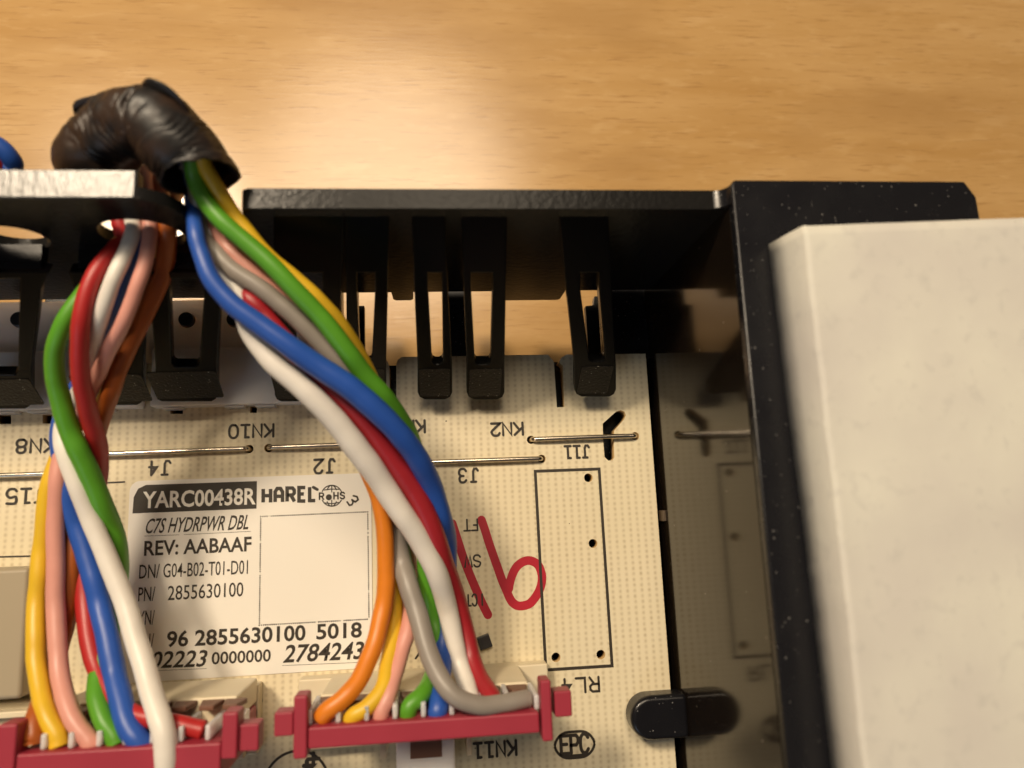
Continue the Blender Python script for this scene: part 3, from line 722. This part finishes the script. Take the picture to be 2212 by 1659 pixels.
wire('yellow', 'yellow wire along the outer right edge of the taped bundle, ducking under the green wire', HRB,
     [(438, 348, 6), (456, 382, 0), (497, 454, -4), (540, 510, -6), (585, 560, -6), (640, 606, -8), (690, 652, -14), (735, 705, -30), (790, 800, -60), (830, 900, -75), (855, 1000, -85), (862, 1090, -85), (857, 1180, -70), (852, 1280, -50), (849, 1360, -25), (839, 1428, -8), (828, 1483, 0), (795, 1525, 4), (762, 1546, 6), (756, 1560, 0)], 35, (38, 33), gR, st(12, 0, 6))
wire('green', 'green wire lying on top of the taped bundle, diving under the right blue wire', HRB,
     [(420, 376, 2), (438, 425, 8), (475, 474, 14), (528, 520, 16), (593, 578, 18), (650, 640, 16), (705, 700, 14), (750, 760, 12), (790, 812, 8), (828, 856, 2), (862, 905, -14), (890, 960, -36), (912, 1060, -50), (918, 1160, -40), (922, 1240, -20), (932, 1318, -34), (943, 1362, -40), (946, 1410, -44), (935, 1460, -36), (912, 1500, -4), (886, 1525, 4), (880, 1548, 0)], 37, (44, 34), gR, st(-8, 10, 4))
wire('blue', 'broad blue wire across the front of the right bundle', HRB,
     [(412, 410, -30), (419, 455, -14), (424, 500, 8), (434, 548, 18), (456, 601, 28), (497, 652, 34), (545, 690, 38), (620, 745, 42), (687, 791, 44), (755, 836, 46), (808, 882, 48), (860, 936, 46), (902, 990, 34), (932, 1051, 16), (953, 1118, 0), (963, 1180, -30), (962, 1280, -40), (955, 1400, -40), (950, 1480, -20), (946, 1530, 0), (944, 1550, 0)], 26, (52, 40), gR, st(-14, 40, -40))
wire('white', 'white wire at the left front of the right bundle', HRB,
     [(470, 545, -34), (488, 595, -24), (514, 640, -14), (530, 680, -6), (545, 726, 6), (588, 780, 20), (640, 825, 30), (692, 874, 36), (742, 930, 40), (787, 990, 42), (830, 1052, 42), (872, 1115, 40), (910, 1170, 34), (942, 1235, 26), (966, 1310, -8), (980, 1384, -30), (993, 1432, -42), (1006, 1474, -36), (1018, 1510, -14), (1022, 1535, 0)], 34, (54, 34), gR, st(0, 60, -60))
wire('shaded_red', 'red wire between the white and blue wires of the right bundle', HRB,
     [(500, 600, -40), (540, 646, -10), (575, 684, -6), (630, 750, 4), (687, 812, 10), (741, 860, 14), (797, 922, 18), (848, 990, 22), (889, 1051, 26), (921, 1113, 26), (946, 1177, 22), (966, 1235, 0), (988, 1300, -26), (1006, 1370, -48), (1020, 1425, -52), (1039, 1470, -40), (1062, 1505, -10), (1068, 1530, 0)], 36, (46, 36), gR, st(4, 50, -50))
wire('grey', 'grey wire sweeping right along the plug to the last slot', HRB,
     [(440, 500, -30), (462, 540, -16), (499, 580, -8), (553, 616, -4), (607, 658, -2), (661, 708, 0), (714, 762, 0), (760, 806, -2), (800, 850, -12), (835, 930, -30), (850, 1050, -40), (858, 1140, -25), (867, 1210, -10), (882, 1260, 14), (897, 1310, 28), (914, 1373, 36), (934, 1428, 40), (957, 1475, 40), (990, 1509, 36), (1040, 1524, 26), (1086, 1520, 16), (1125, 1512, 8), (1140, 1509, 4)], 36, (44, 36), gR, st(-4, 50, -30))
wire('pink', 'pale salmon wire half hidden under the grey and green wires of the right bundle', HRB,
     [(478, 510, -24), (512, 553, -18), (548, 588, -16), (607, 641, -16), (665, 696, -18), (720, 755, -24), (770, 830, -60), (820, 930, -80), (858, 1050, -90), (878, 1180, -70), (888, 1290, -40), (882, 1358, -16), (866, 1410, -8), (853, 1455, -4), (838, 1502, 2), (825, 1535, 4), (822, 1552, 0)], 34, (36, 32), gR, st(6, 40, -40))
wire('orange', 'orange wire dropping from under the white wire to the first slot of the right plug', HRB,
     [(490, 570, -70), (560, 680, -60), (640, 800, -50), (720, 900, -40), (780, 990, -20), (812, 1058, -4), (826, 1111, 4), (833, 1172, 8), (834, 1246, 10), (828, 1307, 12), (816, 1368, 12), (798, 1420, 12), (774, 1470, 12), (742, 1508, 12), (708, 1535, 10), (696, 1550, 4)], 30, (36, 38), gR, st(2, 70, -70))

def hs(dx, dz):                                                            # entry through the round hole, from behind the wall
    return [(-560 + dx * .5, YW + 190, 70), (-470 + dx * .6, YW + 175, c2.z - 130 + dz), (c2.x + dx * .6 - 10, YL + TL + 70, c2.z + dz - 12), (c2.x + dx, YL + 34, c2.z + dz + 14)]
wire('white', 'white wire crossing the front of the left bundle down to the lower left plug', HLB,
     [(288, 497, 10), (268, 550, 16), (242, 612, 18), (220, 674, 12), (205, 730, -4), (196, 781, -24), (175, 840, -40), (148, 890, -30), (134, 937, -6), (146, 990, 14), (166, 1047, 24), (195, 1118, 30), (225, 1189, 34), (255, 1262, 36), (278, 1330, 36), (298, 1395, 34), (318, 1461, 34), (338, 1528, 30), (354, 1590, 26), (362, 1665, 18), (364, 1720, 0)], 31, (36, 46), gL, hs(-12, 0))
wire('red', 'red wire hugging the front of the left bundle, bending right at the plug', HLB,
     [(268, 515, -10), (250, 535, 2), (213, 580, 14), (188, 634, 22), (175, 693, 26), (171, 754, 28), (176, 821, 26), (188, 875, 20), (202, 925, 6), (212, 967, -12), (212, 1020, -34), (202, 1090, -44), (190, 1160, -40), (182, 1230, -20), (184, 1303, -10), (193, 1376, -6), (207, 1437, -2), (240, 1500, 2), (280, 1538, 2), (317, 1550, 2), (360, 1560, 2), (400, 1568, 2), (440, 1577, 0)], 34, (38, 36), gL, hs(-34, -4))
wire('pink', 'pink wire beside the yellow wire in the left bundle', HLB,
     [(323, 497, 4), (314, 566, 6), (290, 634, 4), (264, 698, 0), (238, 752, -8), (212, 808, -20), (185, 862, -36), (155, 920, -40), (132, 985, -20), (123, 1047, 0), (121, 1132, 14), (120, 1230, 18), (120, 1303, 18), (122, 1376, 14), (130, 1449, 10), (146, 1522, 8), (168, 1568, 6), (192, 1596, 2), (200, 1615, 0)], 31, (33, 36), gL, hs(14, 0))
wire('shaded', 'burnt orange wire at the back of the left bundle, ending in the first plug slot', HLB,
     [(362, 499, -10), (354, 580, -60), (328, 647, -75), (295, 714, -70), (263, 781, -50), (238, 848, -30), (215, 920, -44), (190, 1000, -50), (168, 1070, -36), (158, 1140, -14), (155, 1200, -6), (150, 1270, -8), (140, 1350, -24), (122, 1420, -34), (98, 1490, -24), (80, 1545, -4), (73, 1585, 2), (72, 1605, 0)], 42, (36, 38), gL, hs(36, -14))
wire('yellow', 'golden yellow wire on the far left of the left bundle', HLB,
     [(345, 500, -28), (322, 590, -95), (272, 690, -105), (222, 795, -95), (180, 890, -50), (140, 960, -40), (112, 1030, -10), (99, 1096, 2), (90, 1181, 6), (85, 1242, 8), (81, 1300, 8), (77, 1370, 8), (78, 1430, 6), (89, 1498, 4), (106, 1550, 4), (122, 1585, 2), (128, 1612, 0)], 30, (34, 36), gL, hs(30, -20))
wire('green', 'green wire bulging out at the left of the left bundle', HLB,
     [(262, 530, -30), (215, 592, -14), (166, 654, -2), (136, 705, 4), (121, 760, 8), (121, 812, 10), (131, 862, 14), (147, 925, 22), (169, 974, 26), (195, 1030, 24), (219, 1084, 18), (240, 1138, 6), (253, 1190, -8), (255, 1250, -24), (248, 1310, -30), (235, 1370, -20), (222, 1420, -8), (212, 1466, 0), (211, 1510, 4), (224, 1556, 4), (246, 1588, 2), (252, 1606, 0)], 32, (42, 36), gL, hs(-30, -24))
wire('blue', 'blue wire under the white wire in the left bundle', HLB,
     [(300, 510, -26), (270, 580, -28), (230, 690, -40), (190, 800, -55), (150, 870, -50), (130, 925, -40), (132, 990, -24), (146, 1070, -6), (166, 1132, 0), (186, 1194, 6), (203, 1250, 10), (214, 1300, 12), (226, 1350, 12), (238, 1410, 12), (250, 1461, 10), (264, 1522, 8), (281, 1575, 6), (300, 1602, 2), (312, 1616, 0)], 30, (40, 46), gL, hs(0, -24))
# two more wires of another loom that loop behind the wall at the left edge
for col, pts, lb in (('blue', [(-160, 330, 380), (-80, 300, 400), (-10, 312, 390), (28, 350, 370), (44, 400, 320)], 'blue wire looping behind the housing wall at the left edge'),
                     ('red', [(-160, 360, 370), (-80, 338, 385), (-20, 342, 375), (10, 372, 350), (24, 420, 300)], 'red wire looping behind the housing wall at the left edge')):
    v = [P(*p) for p in pts]; v = [Vector((p.x, max(p.y, YL + TL + 40), p.z)) for p in v]
    v.append(Vector((v[-1].x + 10, YL + TL + 30, 60)))
    o = obj('wire', from_bm(tube(catmull(v, 8), 15, 16)), COL[col], smooth=True); tag(o, lb, 'wire', 'wires looping behind the wall at the left edge')

# ------------------------------------------------------------------ white card packet on the ledge
zc0, zc1 = HR + .6, HR + 84
top = [P(1736, 487, zc1), P(1753, 617, zc1), P(1771, 793, zc1), P(1814, 1147, zc1), P(1869, 1659, zc1)]
e = (top[-1] - top[0]); top.append(top[0] + e * 1.25)
bot = [P(1660, 528, zc0), P(1692, 810, zc0), P(1735, 1140, zc0), P(1796, 1659, zc0)]; e2 = bot[-1] - bot[0]
def along(pl, t):
    L = [(b - a).length for a, b in zip(pl, pl[1:])]; s = t * sum(L)
    for (a, b), l in zip(zip(pl, pl[1:]), L):
        if s <= l: return a.lerp(b, s / l)
        s -= l
    return pl[-1].copy()
bot.append(bot[0] + e2 * 1.25)
bm = bmesh.new(); N = 60; A = []; B = []; D = []; E_ = []
rt0 = P(2330, 466, zc1); rt1 = rt0 + e * 1.25
for i in range(N + 1):
    t = i / N; a = along(top, t); b = along(bot, t)
    w = noise.noise(Vector((t * 14, 0, 0))) * 3 + noise.noise(Vector((t * 45, 5, 0))) * 1.4
    a.x += w; a.z += noise.noise(Vector((t * 9, 9, 0))) * 2.0; b.x += noise.noise(Vector((t * 30, 2, 2))) * 1.6
    row = [bm.verts.new(b), bm.verts.new(b.lerp(a, .5) + Vector((-1.5 * 1, 0, 0))), bm.verts.new(a + Vector((-2.0, 0, -5))), bm.verts.new(a + Vector((1.5, 0, 0))), bm.verts.new(a + Vector((9, 0, -1.2)))]
    r_ = rt0.lerp(rt1, t)
    for k in range(1, 13):
        q = (a + Vector((9, 0, -1.2))).lerp(r_, k / 12); q.z += noise.noise(Vector((k * .6, t * 6, 4))) * 1.2; row.append(bm.verts.new(q))
    row.append(bm.verts.new((r_.x, r_.y, zc0))); A.append(row)
for r0, r1 in zip(A, A[1:]):
    for k in range(len(r0)): bm.faces.new((r0[k], r0[(k + 1) % len(r0)], r1[(k + 1) % len(r0)], r1[k]))
bm.faces.new(A[0]); bm.faces.new(A[-1][::-1])
o = obj('card_packet', from_bm(bm), 'card', smooth=False)
for p in o.data.polygons: p.use_smooth = len(p.vertices) == 4
tag(o, 'thick off-white card packet lying on the black ledge at the right', 'packet')
